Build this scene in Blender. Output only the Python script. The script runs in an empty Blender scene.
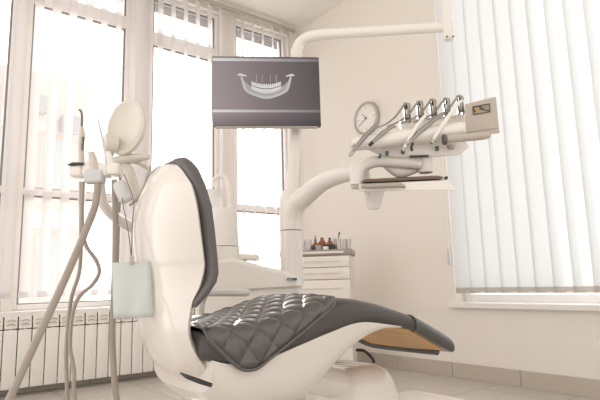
import bpy, bmesh, math, random
from math import sin, cos, pi, radians, sqrt, atan2
from mathutils import Vector, Matrix
random.seed(7)
C = bpy.context.scene.collection

# ------------------------------------------------------------------ camera frame (600x400, f = 520 px)
H, F, PITCH, ROLL, YAW = .8, 520., radians(9.07), radians(1.52), radians(38)
cp, sp, ca, sa = cos(PITCH), sin(PITCH), cos(ROLL), sin(ROLL)
_r = (ca, sa*sp, -sa*cp)
_u = (sa, -ca*sp, ca*cp)
_f = (0, cp, sp)
def yaw(d): return Vector((d[0]*cos(YAW)+d[1]*sin(YAW), -d[0]*sin(YAW)+d[1]*cos(YAW), d[2]))
def V(x, y, v):      # a point seen at pixel x,y standing v metres in front of the camera (survey helper)
    d = [(x-300)*_r[i]+(200-y)*_u[i]+F*_f[i] for i in range(3)]
    s = v/d[1]
    p = yaw([c*s for c in d]); p.z += H
    return p
def onX(x, y, X):
    p = V(x, y, 1) - Vector((0, 0, H)); s = X/p.x
    return Vector((X, p.y*s, p.z*s+H))
def onY(x, y, Y):
    p = V(x, y, 1) - Vector((0, 0, H)); s = Y/p.y
    return Vector((p.x*s, Y, p.z*s+H))
RY = -YAW            # z rotation of things that stand square to the viewer

# ------------------------------------------------------------------ materials
MAT = {}
def mat(name, col, rough=.5, metal=0., spec=.5, noise=0., nscale=8., bump=0., bscale=40., emit=None, estr=0., coat=0., trans=0.):
    m = bpy.data.materials.new(name); m.use_nodes = True
    nt = m.node_tree; b = nt.nodes['Principled BSDF']
    b.inputs['Base Color'].default_value = (*col, 1)
    b.inputs['Roughness'].default_value = rough
    b.inputs['Metallic'].default_value = metal
    b.inputs['Specular IOR Level'].default_value = spec
    b.inputs['Coat Weight'].default_value = coat
    b.inputs['Coat Roughness'].default_value = .08
    b.inputs['Transmission Weight'].default_value = trans
    if noise or bump:
        tc = nt.nodes.new('ShaderNodeTexCoord')
    if noise:
        n = nt.nodes.new('ShaderNodeTexNoise'); n.inputs['Scale'].default_value = nscale; n.inputs['Detail'].default_value = 4
        nt.links.new(tc.outputs['Object'], n.inputs['Vector'])
        mx = nt.nodes.new('ShaderNodeMix'); mx.data_type = 'RGBA'
        mx.inputs[6].default_value = (*[c*(1-noise) for c in col], 1)
        mx.inputs[7].default_value = (*[min(1, c*(1+noise)) for c in col], 1)
        nt.links.new(n.outputs['Fac'], mx.inputs[0]); nt.links.new(mx.outputs[2], b.inputs['Base Color'])
    if bump:
        n2 = nt.nodes.new('ShaderNodeTexNoise'); n2.inputs['Scale'].default_value = bscale
        nt.links.new(tc.outputs['Object'], n2.inputs['Vector'])
        bp = nt.nodes.new('ShaderNodeBump'); bp.inputs['Strength'].default_value = bump; bp.inputs['Distance'].default_value = .005
        nt.links.new(n2.outputs['Fac'], bp.inputs['Height']); nt.links.new(bp.outputs['Normal'], b.inputs['Normal'])
    if emit:
        b.inputs['Emission Color'].default_value = (*emit, 1); b.inputs['Emission Strength'].default_value = estr
    MAT[name] = m
    return m
mat('wall', (.87, .82, .765), .35, noise=.012, nscale=3, bump=.03, bscale=90, spec=.35)
mat('ceiling', (.88, .85, .80), .7, noise=.01)
mat('white_paint', (.86, .83, .81), .35, noise=.01)
mat('frame', (.93, .90, .89), .3, noise=.01)
mat('gasket', (.30, .28, .28), .5, noise=.1)
mat('radiator', (.88, .84, .80), .3, noise=.01)
mat('shell', (.76, .71, .66), .16, noise=.01, coat=.4)
mat('shell2', (.84, .795, .75), .22, noise=.01, coat=.2)
mat('leather', (.062, .053, .050), .33, noise=.12, nscale=20, bump=.12, bscale=220, spec=.6)
mat('quilt', (.062, .052, .048), .33, noise=.1, nscale=20, bump=.05, bscale=160, spec=1., coat=.25)
mat('back_leather', (.11, .098, .10), .45, noise=.1, nscale=15, bump=.1, bscale=200)
mat('sleeve', (.07, .065, .062), .2, noise=.05, spec=.6, coat=.3)
mat('walnut', (.60, .35, .14), .38, noise=.3, nscale=5, spec=.3)
mat('steel', (.50, .47, .45), .3, metal=1, noise=.04)
mat('chrome_dark', (.36, .34, .32), .32, metal=1, noise=.04)
mat('dark_metal', (.13, .12, .11), .35, metal=.35, noise=.1)
mat('black', (.03, .028, .027), .4, noise=.1)
mat('grey_plastic', (.42, .38, .34), .4, noise=.03)
mat('warm_grey', (.50, .44, .38), .45, noise=.03, bump=.05, bscale=120)
mat('hose', (.36, .31, .27), .4, noise=.05)
mat('hose_light', (.62, .56, .50), .4, noise=.05)
mat('screen_dark', (.10, .085, .085), .2, noise=.05)
mat('brown_mat', (.16, .10, .065), .6, noise=.15)
mat('amber', (.30, .09, .02), .12, noise=.1, coat=.5)
mat('bib', (.60, .64, .615), .8, noise=.02, bump=.1)
mat('teal', (.07, .13, .13), .4, noise=.05)
mat('clock_face', (.88, .86, .84), .4, noise=.01)
mat('clock_ink', (.08, .075, .07), .5, noise=.1)
mat('clock_rim', (.50, .45, .41), .3, metal=.3, noise=.03)
mat('cabinet', (.84, .79, .74), .35, noise=.01)
mat('worktop', (.34, .30, .26), .4, noise=.06, nscale=30)
mat('facade', (.88, .79, .77), .8, noise=.03, nscale=1)
mat('facade_pale', (.88, .84, .83), .8, noise=.02, nscale=1)
mat('far_glass', (.70, .75, .77), .15, noise=.04)
mat('grey_box', (.62, .62, .63), .6, noise=.05)
mat('lilac', (.42, .38, .42), .4, noise=.05)
mat('lamp_shell', (.70, .65, .58), .3, noise=.02, coat=.2)
mat('label_dark', (.05, .12, .16), .4, noise=.05)
mat('label_light', (.75, .8, .8), .4, noise=.02)

def glassy(name, tint=(1, 1, 1), refl=.06, op=0., opcol=(.8, .8, .8)):
    m = bpy.data.materials.new(name); m.use_nodes = True; nt = m.node_tree
    nt.nodes.remove(nt.nodes['Principled BSDF']); out = nt.nodes['Material Output']
    t = nt.nodes.new('ShaderNodeBsdfTransparent'); t.inputs[0].default_value = (*tint, 1)
    g = nt.nodes.new('ShaderNodeBsdfGlossy'); g.inputs['Roughness'].default_value = .03
    lw = nt.nodes.new('ShaderNodeLayerWeight'); lw.inputs[0].default_value = .25
    mm = nt.nodes.new('ShaderNodeMath'); mm.operation = 'MULTIPLY'; mm.inputs[1].default_value = refl*4
    nt.links.new(lw.outputs['Fresnel'], mm.inputs[0])
    x = nt.nodes.new('ShaderNodeMixShader'); nt.links.new(mm.outputs[0], x.inputs[0])
    nt.links.new(t.outputs[0], x.inputs[1]); nt.links.new(g.outputs[0], x.inputs[2])
    last = x
    if op:
        d = nt.nodes.new('ShaderNodeBsdfDiffuse'); d.inputs[0].default_value = (*opcol, 1)
        y = nt.nodes.new('ShaderNodeMixShader'); y.inputs[0].default_value = op
        nt.links.new(x.outputs[0], y.inputs[1]); nt.links.new(d.outputs[0], y.inputs[2]); last = y
    nt.links.new(last.outputs[0], out.inputs[0])
    MAT[name] = m
glassy('pane')
glassy('tumbler', (.95, .95, .95), .1, .25)

def fabric(name, col, tcol, fac=.5, clear=0.):
    m = bpy.data.materials.new(name); m.use_nodes = True; nt = m.node_tree
    nt.nodes.remove(nt.nodes['Principled BSDF']); out = nt.nodes['Material Output']
    tc = nt.nodes.new('ShaderNodeTexCoord'); mp = nt.nodes.new('ShaderNodeMapping'); mp.inputs['Scale'].default_value = (160, 160, 12)
    n = nt.nodes.new('ShaderNodeTexNoise'); n.inputs['Scale'].default_value = 1
    nt.links.new(tc.outputs['Object'], mp.inputs[0]); nt.links.new(mp.outputs[0], n.inputs['Vector'])
    def cm(c):
        x = nt.nodes.new('ShaderNodeMix'); x.data_type = 'RGBA'
        x.inputs[6].default_value = (*[k*.97 for k in c], 1); x.inputs[7].default_value = (*c, 1)
        nt.links.new(n.outputs['Fac'], x.inputs[0]); return x.outputs[2]
    d = nt.nodes.new('ShaderNodeBsdfDiffuse'); nt.links.new(cm(col), d.inputs[0])
    t = nt.nodes.new('ShaderNodeBsdfTranslucent'); nt.links.new(cm(tcol), t.inputs[0])
    x = nt.nodes.new('ShaderNodeMixShader'); x.inputs[0].default_value = fac
    nt.links.new(d.outputs[0], x.inputs[1]); nt.links.new(t.outputs[0], x.inputs[2]); last = x
    if clear:
        tr = nt.nodes.new('ShaderNodeBsdfTransparent'); y = nt.nodes.new('ShaderNodeMixShader'); y.inputs[0].default_value = clear
        nt.links.new(x.outputs[0], y.inputs[1]); nt.links.new(tr.outputs[0], y.inputs[2]); last = y
    nt.links.new(last.outputs[0], out.inputs[0]); MAT[name] = m
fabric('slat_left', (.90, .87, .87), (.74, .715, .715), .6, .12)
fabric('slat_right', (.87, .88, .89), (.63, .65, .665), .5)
fabric('slat_pocket', (.62, .58, .55), (.70, .66, .62), .4, .1)

fabric('pocket_pale', (.78, .77, .78), (.80, .79, .80), .6, .15)
def floor_mat():
    m = bpy.data.materials.new('floor_tile'); m.use_nodes = True; nt = m.node_tree; b = nt.nodes['Principled BSDF']
    tc = nt.nodes.new('ShaderNodeTexCoord')
    mp = nt.nodes.new('ShaderNodeMapping'); mp.inputs['Location'].default_value = (.13, .05, 0)
    br = nt.nodes.new('ShaderNodeTexBrick'); br.offset = 0
    br.inputs['Scale'].default_value = 1; br.inputs['Brick Width'].default_value = .6; br.inputs['Row Height'].default_value = .6
    br.inputs['Mortar Size'].default_value = .004; br.inputs['Mortar Smooth'].default_value = .1
    br.inputs['Color1'].default_value = (.62, .575, .53, 1); br.inputs['Color2'].default_value = (.60, .555, .51, 1)
    br.inputs['Mortar'].default_value = (.32, .28, .25, 1)
    n = nt.nodes.new('ShaderNodeTexNoise'); n.inputs['Scale'].default_value = 5; n.inputs['Detail'].default_value = 6
    mx = nt.nodes.new('ShaderNodeMix'); mx.data_type = 'RGBA'; mx.blend_type = 'MULTIPLY'; mx.inputs[0].default_value = .12
    nt.links.new(tc.outputs['Object'], mp.inputs[0]); nt.links.new(mp.outputs[0], br.inputs[0]); nt.links.new(tc.outputs['Object'], n.inputs[0])
    nt.links.new(br.outputs['Color'], mx.inputs[6]); nt.links.new(n.outputs['Color'], mx.inputs[7]); nt.links.new(mx.outputs[2], b.inputs['Base Color'])
    b.inputs['Roughness'].default_value = .28
    MAT['floor'] = m
floor_mat()
def screen_mat():
    m = bpy.data.materials.new('screen'); m.use_nodes = True; nt = m.node_tree; b = nt.nodes['Principled BSDF']
    tc = nt.nodes.new('ShaderNodeTexCoord'); sx = nt.nodes.new('ShaderNodeSeparateXYZ'); nt.links.new(tc.outputs['Generated'], sx.inputs[0])
    def ramp(stops, out, interp='LINEAR'):
        r = nt.nodes.new('ShaderNodeValToRGB'); e = r.color_ramp.elements; r.color_ramp.interpolation = interp
        e[0].position, e[0].color = stops[0][0], (*stops[0][1], 1)
        e[1].position, e[1].color = stops[-1][0], (*stops[-1][1], 1)
        for p, c in stops[1:-1]:
            k = e.new(p); k.color = (*c, 1)
        nt.links.new(out, r.inputs[0]); return r
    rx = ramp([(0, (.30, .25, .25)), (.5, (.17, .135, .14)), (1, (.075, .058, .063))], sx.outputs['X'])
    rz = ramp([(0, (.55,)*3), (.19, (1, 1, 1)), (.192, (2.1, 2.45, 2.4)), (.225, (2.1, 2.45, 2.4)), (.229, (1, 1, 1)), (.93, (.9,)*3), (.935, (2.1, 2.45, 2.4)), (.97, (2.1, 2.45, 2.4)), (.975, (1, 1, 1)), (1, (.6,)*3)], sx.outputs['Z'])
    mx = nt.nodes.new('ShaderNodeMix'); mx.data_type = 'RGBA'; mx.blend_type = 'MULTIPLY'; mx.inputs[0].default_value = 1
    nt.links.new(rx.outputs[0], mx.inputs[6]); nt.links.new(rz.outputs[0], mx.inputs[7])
    b.inputs['Base Color'].default_value = (.02, .02, .02, 1); b.inputs['Roughness'].default_value = .35; b.inputs['Specular IOR Level'].default_value = .15
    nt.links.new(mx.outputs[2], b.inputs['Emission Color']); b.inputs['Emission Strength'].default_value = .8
    MAT['screen'] = m
screen_mat()
mat('xray_dim', (.1, .1, .1), .4, emit=(.25, .22, .22), estr=.8)
mat('xray_mid', (.1, .1, .1), .4, emit=(.36, .34, .34), estr=.8)
mat('xray_bright', (.1, .1, .1), .4, emit=(.50, .49, .49), estr=.8)
mat('display', (.04, .03, .02), .1, coat=.6)
mat('display_amber', (.05, .03, .01), .3, emit=(.36, .24, .12), estr=.7)
mat('display_grey', (.05, .04, .03), .3, emit=(.22, .19, .16), estr=.7)

# ------------------------------------------------------------------ building helpers (world coordinates in, local mesh out)
def M4(c, rz=0, rx=0, ry=0):
    return Matrix.Translation(Vector(c)) @ Matrix.Rotation(rz, 4, 'Z') @ Matrix.Rotation(ry, 4, 'Y') @ Matrix.Rotation(rx, 4, 'X')
def box(bm, c, s, rz=0, rx=0, ry=0, bev=0, seg=2):
    t = bmesh.new(); bmesh.ops.create_cube(t, size=1)
    bmesh.ops.scale(t, vec=Vector(s), verts=t.verts)
    if bev: bmesh.ops.bevel(t, geom=t.edges[:], offset=bev, segments=seg, affect='EDGES', profile=.6)
    bmesh.ops.transform(t, matrix=M4(c, rz, rx, ry), verts=t.verts)
    merge(bm, t)
def merge(bm, t):
    me = bpy.data.meshes.new('tmp'); t.to_mesh(me); t.free(); bm.from_mesh(me); bpy.data.meshes.remove(me)
def B(x0, x1, y0, y1, z0, z1, bm, bev=0): box(bm, ((x0+x1)/2, (y0+y1)/2, (z0+z1)/2), (x1-x0, y1-y0, z1-z0), bev=bev)
def loft(bm, rings, closed=True, cap=True):
    vs = [[bm.verts.new(Vector(p)) for p in r] for r in rings]
    n = len(rings[0])
    for i in range(len(rings)-1):
        for j in range(n if closed else n-1):
            k = (j+1) % n
            bm.faces.new((vs[i][j], vs[i][k], vs[i+1][k], vs[i+1][j]))
    if cap and closed:
        bm.faces.new(list(reversed(vs[0]))); bm.faces.new(vs[-1])
def spline(pts, n=8):
    pts = [Vector(p) for p in pts]
    if len(pts) < 3: return pts
    P = [2*pts[0]-pts[1]]+pts+[2*pts[-1]-pts[-2]]; out = []
    for i in range(1, len(P)-2):
        a, b, c, d = P[i-1:i+3]
        for k in range(n):
            t = k/n
            out.append(.5*((2*b)+(c-a)*t+(2*a-5*b+4*c-d)*t*t+(3*b-a-3*c+d)*t**3))
    out.append(pts[-1]); return out
def lerpl(l, t):
    if not isinstance(l, (list, tuple)): return l
    x = t*(len(l)-1); i = min(int(x), len(l)-2); return l[i]+(l[i+1]-l[i])*(x-i)
def tube(bm, pts, r, n=12, smooth=8, squash=None):
    p = spline(pts, smooth) if smooth else [Vector(q) for q in pts]
    rings = []; up = None
    for i, q in enumerate(p):
        t = (p[min(i+1, len(p)-1)]-p[max(i-1, 0)]).normalized()
        if up is None:
            up = Vector((0, 0, 1)) if abs(t.z) < .9 else Vector((1, 0, 0))
        s = t.cross(up).normalized(); up = s.cross(t).normalized()
        rr = lerpl(r, i/(len(p)-1)); r2 = rr*(squash or 1)
        rings.append([q+s*rr*cos(2*pi*k/n)+up*r2*sin(2*pi*k/n) for k in range(n)])
    loft(bm, rings)
def lathe(bm, prof, c=(0, 0, 0), axis=None, n=24, sx=1., sy=1., roll=0):
    m = Matrix.Identity(4)
    if axis is not None: m = Vector(axis).normalized().to_track_quat('Z', 'Y').to_matrix().to_4x4() @ Matrix.Rotation(roll, 4, 'Z')
    c = Vector(c); rings = []
    for r, z in prof:
        r = max(r, .0004)
        rings.append([c+m@Vector((r*cos(2*pi*k/n)*sx, r*sin(2*pi*k/n)*sy, z)) for k in range(n)])
    loft(bm, rings)
def slab(bm, pts, thick_vec):
    t = Vector(thick_vec); a = [bm.verts.new(Vector(p)) for p in pts]; b = [bm.verts.new(Vector(p)+t) for p in pts]
    bm.faces.new(a); bm.faces.new(list(reversed(b)))
    for i in range(len(a)):
        j = (i+1) % len(a); bm.faces.new((a[j], a[i], b[i], b[j]))
INV = {}
def world_of(o):
    m = o.matrix_basis.copy()
    if o.parent: m = world_of(o.parent) @ m
    return m
def obj(name, bm, m, parent=None, smooth=True, origin=None, bevel=0, subsurf=0, rz=0, solidify=0):
    bmesh.ops.recalc_face_normals(bm, faces=bm.faces)
    me = bpy.data.meshes.new(name)
    o = bpy.data.objects.new(name, me); C.objects.link(o)
    if parent: o.parent = parent
    elif origin is not None:
        o.location = origin; o.rotation_euler = (0, 0, rz)
    inv = Matrix.Identity(4)
    if parent: inv = world_of(parent).inverted()
    elif origin is not None: inv = (Matrix.Translation(Vector(origin)) @ Matrix.Rotation(rz, 4, 'Z')).inverted()
    bmesh.ops.transform(bm, matrix=inv, verts=bm.verts)
    bm.to_mesh(me); bm.free()
    for k in (m if isinstance(m, (list, tuple)) else [m]): me.materials.append(MAT[k])
    if smooth:
        for p in me.polygons: p.use_smooth = True
        me.set_sharp_from_angle(angle=radians(38))
    if solidify:
        s = o.modifiers.new('thick', 'SOLIDIFY'); s.thickness = solidify; s.offset = -1
    if bevel:
        b = o.modifiers.new('bev', 'BEVEL'); b.width = bevel; b.segments = 2; b.limit_method = 'ANGLE'; b.angle_limit = radians(40)
    if subsurf:
        s = o.modifiers.new('sub', 'SUBSURF'); s.levels = s.render_levels = subsurf
    return o
def tag(o, label, cat, group=None):
    o['label'] = label; o['category'] = cat
    if group: o['group'] = group
    return o
def thing(name, label, cat, loc, rz=0, group=None):
    o = bpy.data.objects.new(name, None); C.objects.link(o); o.empty_display_size = .1
    o.location = loc; o.rotation_euler = (0, 0, rz)
    return tag(o, label, cat, group)
def struct(name, bm, m, parent=None, smooth=False, bevel=0):
    o = obj(name, bm, m, parent, smooth=smooth, bevel=bevel)
    if not parent: o['kind'] = 'structure'
    return o
N = bmesh.new

# ------------------------------------------------------------------ the room
XR, YB, ZC = 3.73, 4.77, 3.88
XL, YF = -1.6, -1.6
bm = N(); B(XL, XR+.3, YF, YB+.3, -.1, 0, bm); struct('floor', bm, 'floor')
bm = N(); B(XL, XR+.3, YF, YB+.3, ZC, ZC+.15, bm); struct('ceiling', bm, 'ceiling')
SILL, TOPW = .64, 3.80
openings = [(-1.25, -.30), (-.20, .70), (.77, 1.69), (1.88, 2.68), (2.86, 3.60)]
bm = N(); B(XL, XR+.3, YB, YB+.3, 0, SILL, bm); B(XL, XR+.3, YB, YB+.3, TOPW, ZC, bm)
xs = [XL]+[v for o in openings for v in o]+[XR+.3]
for i in range(0, len(xs), 2): B(xs[i], xs[i+1], YB, YB+.3, SILL, TOPW, bm)
struct('wall_back', bm, 'wall')
# right wall with its window
WY0, WY1, WZ0 = -1.0, 2.70, .60
bm = N(); B(XR, XR+.3, YF, YB, 0, WZ0, bm); B(XR, XR+.3, WY1, YB, WZ0, ZC, bm); B(XR, XR+.3, YF, WY0, WZ0, ZC, bm); B(XR, XR+.3, WY0, WY1, 3.78, ZC, bm)
struct('wall_right', bm, 'wall')
# baseboards: tiles cut from the floor stone
def baseboard(name, x0, x1, y0, y1, along):
    bm = N(); L = (x1-x0) if along == 'x' else (y1-y0); n = int(L/.6)+1; g = .004
    for i in range(n):
        a = i*.6; b = min(a+.6-g, L)
        if b-a < .02: continue
        if along == 'x': B(x0+a, x0+b, y0, y1, 0, .12, bm)
        else: B(x0, x1, y1-b, y1-a, 0, .12, bm)
    struct(name, bm, 'baseb', bevel=.002)
mat('baseb', (.55, .49, .43), .4, noise=.04, nscale=14)
baseboard('baseboard_back', XL, XR-.016, YB-.016, YB, 'x')
baseboard('baseboard_right', XR-.016, XR, YF, YB-.2, 'y')

def window(name, x0, x1, z0, z1, rails, fw=.05, y=YB+.06):
    bm = N()
    B(x0, x0+fw, y, y+.08, z0, z1, bm); B(x1-fw, x1, y, y+.08, z0, z1, bm)
    B(x0+fw, x1-fw, y, y+.08, z0, z0+fw, bm); B(x0+fw, x1-fw, y, y+.08, z1-fw, z1, bm)
    for (a, b) in rails: B(x0+fw, x1-fw, y, y+.08, a, b, bm)
    w = struct(name, bm, 'frame', bevel=.006)
    zs = [z0+fw]+[v for r in rails for v in r]+[z1-fw]
    for i in range(0, len(zs), 2):
        bm = N(); B(x0+fw+.003, x1-fw-.003, y+.035, y+.045, zs[i]+.002, zs[i+1]-.002, bm); obj('pane', bm, 'pane', w, smooth=False)
        bm = N(); a, b, c, d = x0+fw, x1-fw, zs[i], zs[i+1]; g = .016
        B(a, a+g, y+.02, y+.034, c, d, bm); B(b-g, b, y+.02, y+.034, c, d, bm); B(a+g, b-g, y+.02, y+.034, c, c+g*.6, bm); B(a+g, b-g, y+.02, y+.034, d-g, d, bm)
        obj('gasket', bm, 'gasket', w, smooth=False)
for i, (a, b) in enumerate(openings):
    window('window_%d' % (i+1), a, b, SILL, TOPW, [(1.60, 1.66), (3.34, 3.47) if i < 3 else (3.25, 3.39)], fw=.045)
# right window frame
bm = N(); x = XR+.12
B(x, x+.08, WY0, WY0+.07, WZ0, 3.78, bm); B(x, x+.08, WY1-.07, WY1, WZ0, 3.78, bm); B(x, x+.08, WY0+.07, WY1-.07, WZ0, WZ0+.07, bm); B(x, x+.08, WY0+.07, WY1-.07, 3.71, 3.78, bm)
B(x, x+.08, .8, .9, WZ0+.07, 3.71, bm)
w = struct('window_6', bm, 'frame', bevel=.006)
for a, b in ((WY0+.075, .795), (.905, WY1-.075)):
    bm = N(); B(x+.035, x+.045, a, b, WZ0+.075, 3.705, bm); obj('pane', bm, 'pane', w, smooth=False)
# sills
bm = N(); B(XL, XR-.02, YB-.14, YB+.06, SILL-.045, SILL-.002, bm); struct('trim_1', bm, 'white_paint', bevel=.008)
bm = N(); B(XR-.06, XR+.12, WY0-.05, WY1+.05, WZ0-.035, WZ0+.008, bm); struct('trim_2', bm, 'white_paint', bevel=.006)
# mullion cover between the first two seen windows, and a cable strip
bm = N(); B(1.70, 1.84, YB-.03, YB, SILL, TOPW, bm); struct('trim_3', bm, 'frame', bevel=.008)
# outer roller shutter boxes seen at the head of the glass
for i, (a, b) in enumerate(openings[2:]):
    bm = N()
    for k in range(4): B(a+.05, b-.05, YB+.15, YB+.17, TOPW-.025-.028*(k+1), TOPW-.025-.028*k-.004, bm)
    struct('trim_%d' % (4+i), bm, 'grey_box', bevel=.003)

# ------------------------------------------------------------------ vertical blinds
def blind(name, label, p0, p1, n, ang, width, zt, zb, m, rail_m='white_paint', pocket='slat_pocket', skip=()):
    p0, p1 = Vector(p0), Vector(p1)
    d = (p1-p0).normalized()
    t = thing(name, label, 'blind', (p0.x, p0.y, zb))
    bm = N(); c = (p0+p1)/2; box(bm, (c.x, c.y, zt+.022), ((p1-p0).length+.1, .045, .04), rz=atan2(d.y, d.x)); obj('headrail', bm, rail_m, t, smooth=False, bevel=.004)
    first = None
    for i in range(n):
        if i in skip: continue
        p = p0+(p1-p0)*i/(n-1); a = ang+random.uniform(-.03, .03)
        if first is None:
            bm = N(); ns = 8; dx, dy = cos(ang), sin(ang); rings = []
            for (z) in (zb+.045, zb+.8, zb+1.6, zt):
                rings.append([(p.x+dx*width*(k/ns-.5)-dy*.006*(1-(2*k/ns-1)**2), p.y+dy*width*(k/ns-.5)+dx*.006*(1-(2*k/ns-1)**2), z) for k in range(ns+1)])
            loft(bm, rings, closed=False)
            o = obj('slat', bm, m, None, origin=(p.x, p.y, zb), rz=0)
            o.parent = t; o.location = (0, 0, 0)+(p-p) if False else Vector((p.x-t.location.x, p.y-t.location.y, 0))
            bm = N(); box(bm, (p.x, p.y, zb+.025), (width, .006, .045), rz=ang); q = obj('bottom_weight', bm, pocket, o, smooth=False)
            first = (o, q); base = ang
        else:
            o = first[0].copy(); C.objects.link(o); o.parent = t
            o.location = (p.x-t.location.x, p.y-t.location.y, 0); o.rotation_euler = (0, 0, a-ang)
            q = first[1].copy(); C.objects.link(q); q.parent = o
    # bottom chain
    bm = N(); tube(bm, [(p0.x, p0.y, zb+.012), (p1.x, p1.y, zb+.012)], .0025, n=6, smooth=0); obj('bead_chain', bm, 'white_paint', t)
    return t
blind('vertical_blind', 'long white vertical blind with half-open slats across the back windows above the radiator',
      (-.95, YB-.10, 0), (3.58, YB-.10, 0), 34, radians(45), .127, 3.80, .74, 'slat_left', 'warm_grey', 'pocket_pale')
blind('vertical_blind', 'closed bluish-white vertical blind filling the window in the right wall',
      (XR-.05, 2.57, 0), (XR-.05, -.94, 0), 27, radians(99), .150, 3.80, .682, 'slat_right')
# little cord weight on the wall by the right blind
t = thing('blind_cord', 'thin white cord with grey weight hanging at left edge of the right window', 'cord', (XR-.03, 2.745, 1.0))
bm = N(); tube(bm, [(XR-.03, 2.70, 3.75), (XR-.03, 2.705, 2.2), (XR-.03, 2.71, .93)], .003, n=6); obj('cord', bm, 'white_paint', t)
bm = N(); box(bm, (XR-.03, 2.71, .985), (.03, .02, .13), bev=.005); obj('cord_weight', bm, 'grey_box', t)

# ------------------------------------------------------------------ radiator
t = thing('radiator', 'long white aluminium panel radiator under the back window sill', 'radiator', (1.35, YB-.06, .04))
first = None
def radsec(x):
    bm = N(); y0, y1 = YB-.155, YB-.05
    B(x-.047, x+.047, y0, y0+.012, .06, .50, bm, bev=.005)
    B(x-.008, x+.008, y0+.01, y1, .06, .60, bm)
    # angled louvre head with slots
    loft(bm, [[(x+s*.045, y0+.0, .51), (x+s*.045, y0+.012, .60), (x+s*.045, y1, .612), (x+s*.045, y1, .602), (x+s*.045, y0+.02, .59), (x+s*.045, y0+.01, .505)] for s in (-1, 1)])
    return bm
for i in range(21):
    x = .35+.1*i
    if first is None:
        bm = radsec(x); first = obj('radiator_section', bm, 'radiator', t, bevel=.002)
        bm = N(); y0 = YB-.158
        for k in range(2):
            tube(bm, [(x-.03, y0, .535+.03*k), (x, y0-.004, .545+.03*k), (x+.03, y0, .535+.03*k)], .004, n=6)
        s0 = obj('louvre', bm, 'warm_grey', first)
    else:
        o = first.copy(); C.objects.link(o); o.parent = t; o.location = (x-.35, 0, 0)
        q = s0.copy(); C.objects.link(q); q.parent = o
bm = N()
for z in (.1, .56): tube(bm, [(.30, YB-.1, z), (2.45, YB-.1, z)], .02, n=10, smooth=0)
tube(bm, [(2.44, YB-.1, .1), (2.48, YB-.1, .08), (2.48, YB-.1, .0)], .012)
obj('pipe', bm, 'radiator', t)

# ------------------------------------------------------------------ outside building
t = thing('building', 'pale pink apartment facade seen faintly through the left end of the back blind', 'building', (1, 14, -6))
bm = N(); B(-5, 3.9, 14, 20, -8, 6.3, bm); obj('wall', bm, 'facade', t, smooth=False)
bm = N()
for z in (-.2, 2.3, 4.75): B(-5.1, 3.9, 13.88, 14.0, z, z+.45, bm)
obj('balcony_band', bm, 'facade_pale', t, smooth=False)
for x in (-2.8, -.6, 1.6, 3.05):
    for z in (.6, 3.1, 5.3-.1*0):
        if z > 5: continue
        bm = N(); B(x-.35, x+.35, 13.93, 14.02, z, z+1.5, bm); w_ = obj('window', bm, 'facade_pale', t, smooth=False)
        bm = N(); B(x-.3, x+.3, 13.9, 13.935, z+.05, z+1.45, bm); obj('pane', bm, 'far_glass', w_, smooth=False)
for k, (x, z) in enumerate(((2.45, 5.35), (3.35, 4.95))):
    a = tag(N and obj('air_conditioner', (lambda b_: (box(b_, (x, 13.70, z), (.55, .3, .42), bev=.02), lathe(b_, [(.16, 0), (.16, .02), (.12, .03), (.0, .03)], (x-.05, 13.56, z), axis=(0, -1, 0)), b_)[-1])(N()), 'grey_box', origin=(x, 13.7, z-.2)),
            ['upper left grey air conditioner box on the pale facade outside', 'lower right grey air conditioner box on the pale facade outside'][k], 'air conditioner', 'air conditioners on the facade outside')

# ------------------------------------------------------------------ dental chair
YN, YC, HW = 1.592, 1.867, .275
ch = thing('dental_chair', 'large dental chair with pale glossy shell and dark grey leather cushions in the foreground', 'dental chair', (1.75, 1.95, 0))
# --- seat and leg cushion
def interp(tab, x):
    if x <= tab[0][0]: return tab[0][1]
    for (a, b), (c, d) in zip(tab, tab[1:]):
        if x <= c:
            return b+(d-b)*(x-a)/(c-a)
    return tab[-1][1]
def smooth_tab(tab, n=6):
    p = spline([(a, b, 0) for a, b in tab], n); return [(q.x, q.y) for q in p]
TOP = smooth_tab([(.77, .655), (.87, .645), (.965, .645), (1.09, .655), (1.23, .685), (1.38, .722), (1.49, .732), (1.605, .716), (1.725, .687), (1.90, .632), (2.06, .562), (2.17, .508)])
BOT = smooth_tab([(.77, .60), (.87, .545), (.964, .524), (1.09, .532), (1.225, .562), (1.376, .597), (1.54, .626), (1.70, .609), (1.88, .574), (2.0, .522), (2.10, .476), (2.17, .448)])
def section(x, grow=0., hw=HW, n=7):
    zt, zb = interp(TOP, x)+grow, interp(BOT, x)-grow*.5
    w = hw+grow; h = zt-zb
    rt, rb = min(.05, h*.5), min(.03, h*.35)
    pts = []
    # start bottom-centre -> near side -> top -> far side
    def arc(cy, cz, r, a0, a1):
        for k in range(n+1):
            a = a0+(a1-a0)*k/n; pts.append((cy+r*cos(a), cz+r*sin(a)))
    pts.append((YC, zb)); pts.append((YC-w*.5, zb))
    arc(YC-w+rb, zb+rb, rb, -pi/2, -pi)
    arc(YC-w+rt, zt-rt, rt, pi, pi/2)
    for f in (-.66, -.33, 0, .33, .66): pts.append((YC+(w-rt)*f, zt+.008*(1-f*f)))
    arc(YC+w-rt, zt-rt, rt, pi/2, 0)
    arc(YC+w-rb, zb+rb, rb, 0, -pi/2)
    pts.append((YC+w*.5, zb))
    return pts
def cushion(x0, x1, step, grow=0., endround=True):
    rings = []; n = max(2, int((x1-x0)/step))
    for i in range(n+1):
        x = x0+(x1-x0)*i/n
        g = grow; hw = HW
        if endround:
            e = min(1, (x1-x)/.05); g = grow-.018*(1-sqrt(max(0, 1-(1-e)**2)))
            e2 = min(1, (x-x0)/.11); hw = HW-.065*(1-sqrt(max(0, 1-(1-e2)**2)))
        rings.append([(x, y, z) for y, z in section(x, g, hw)])
    return rings
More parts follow.
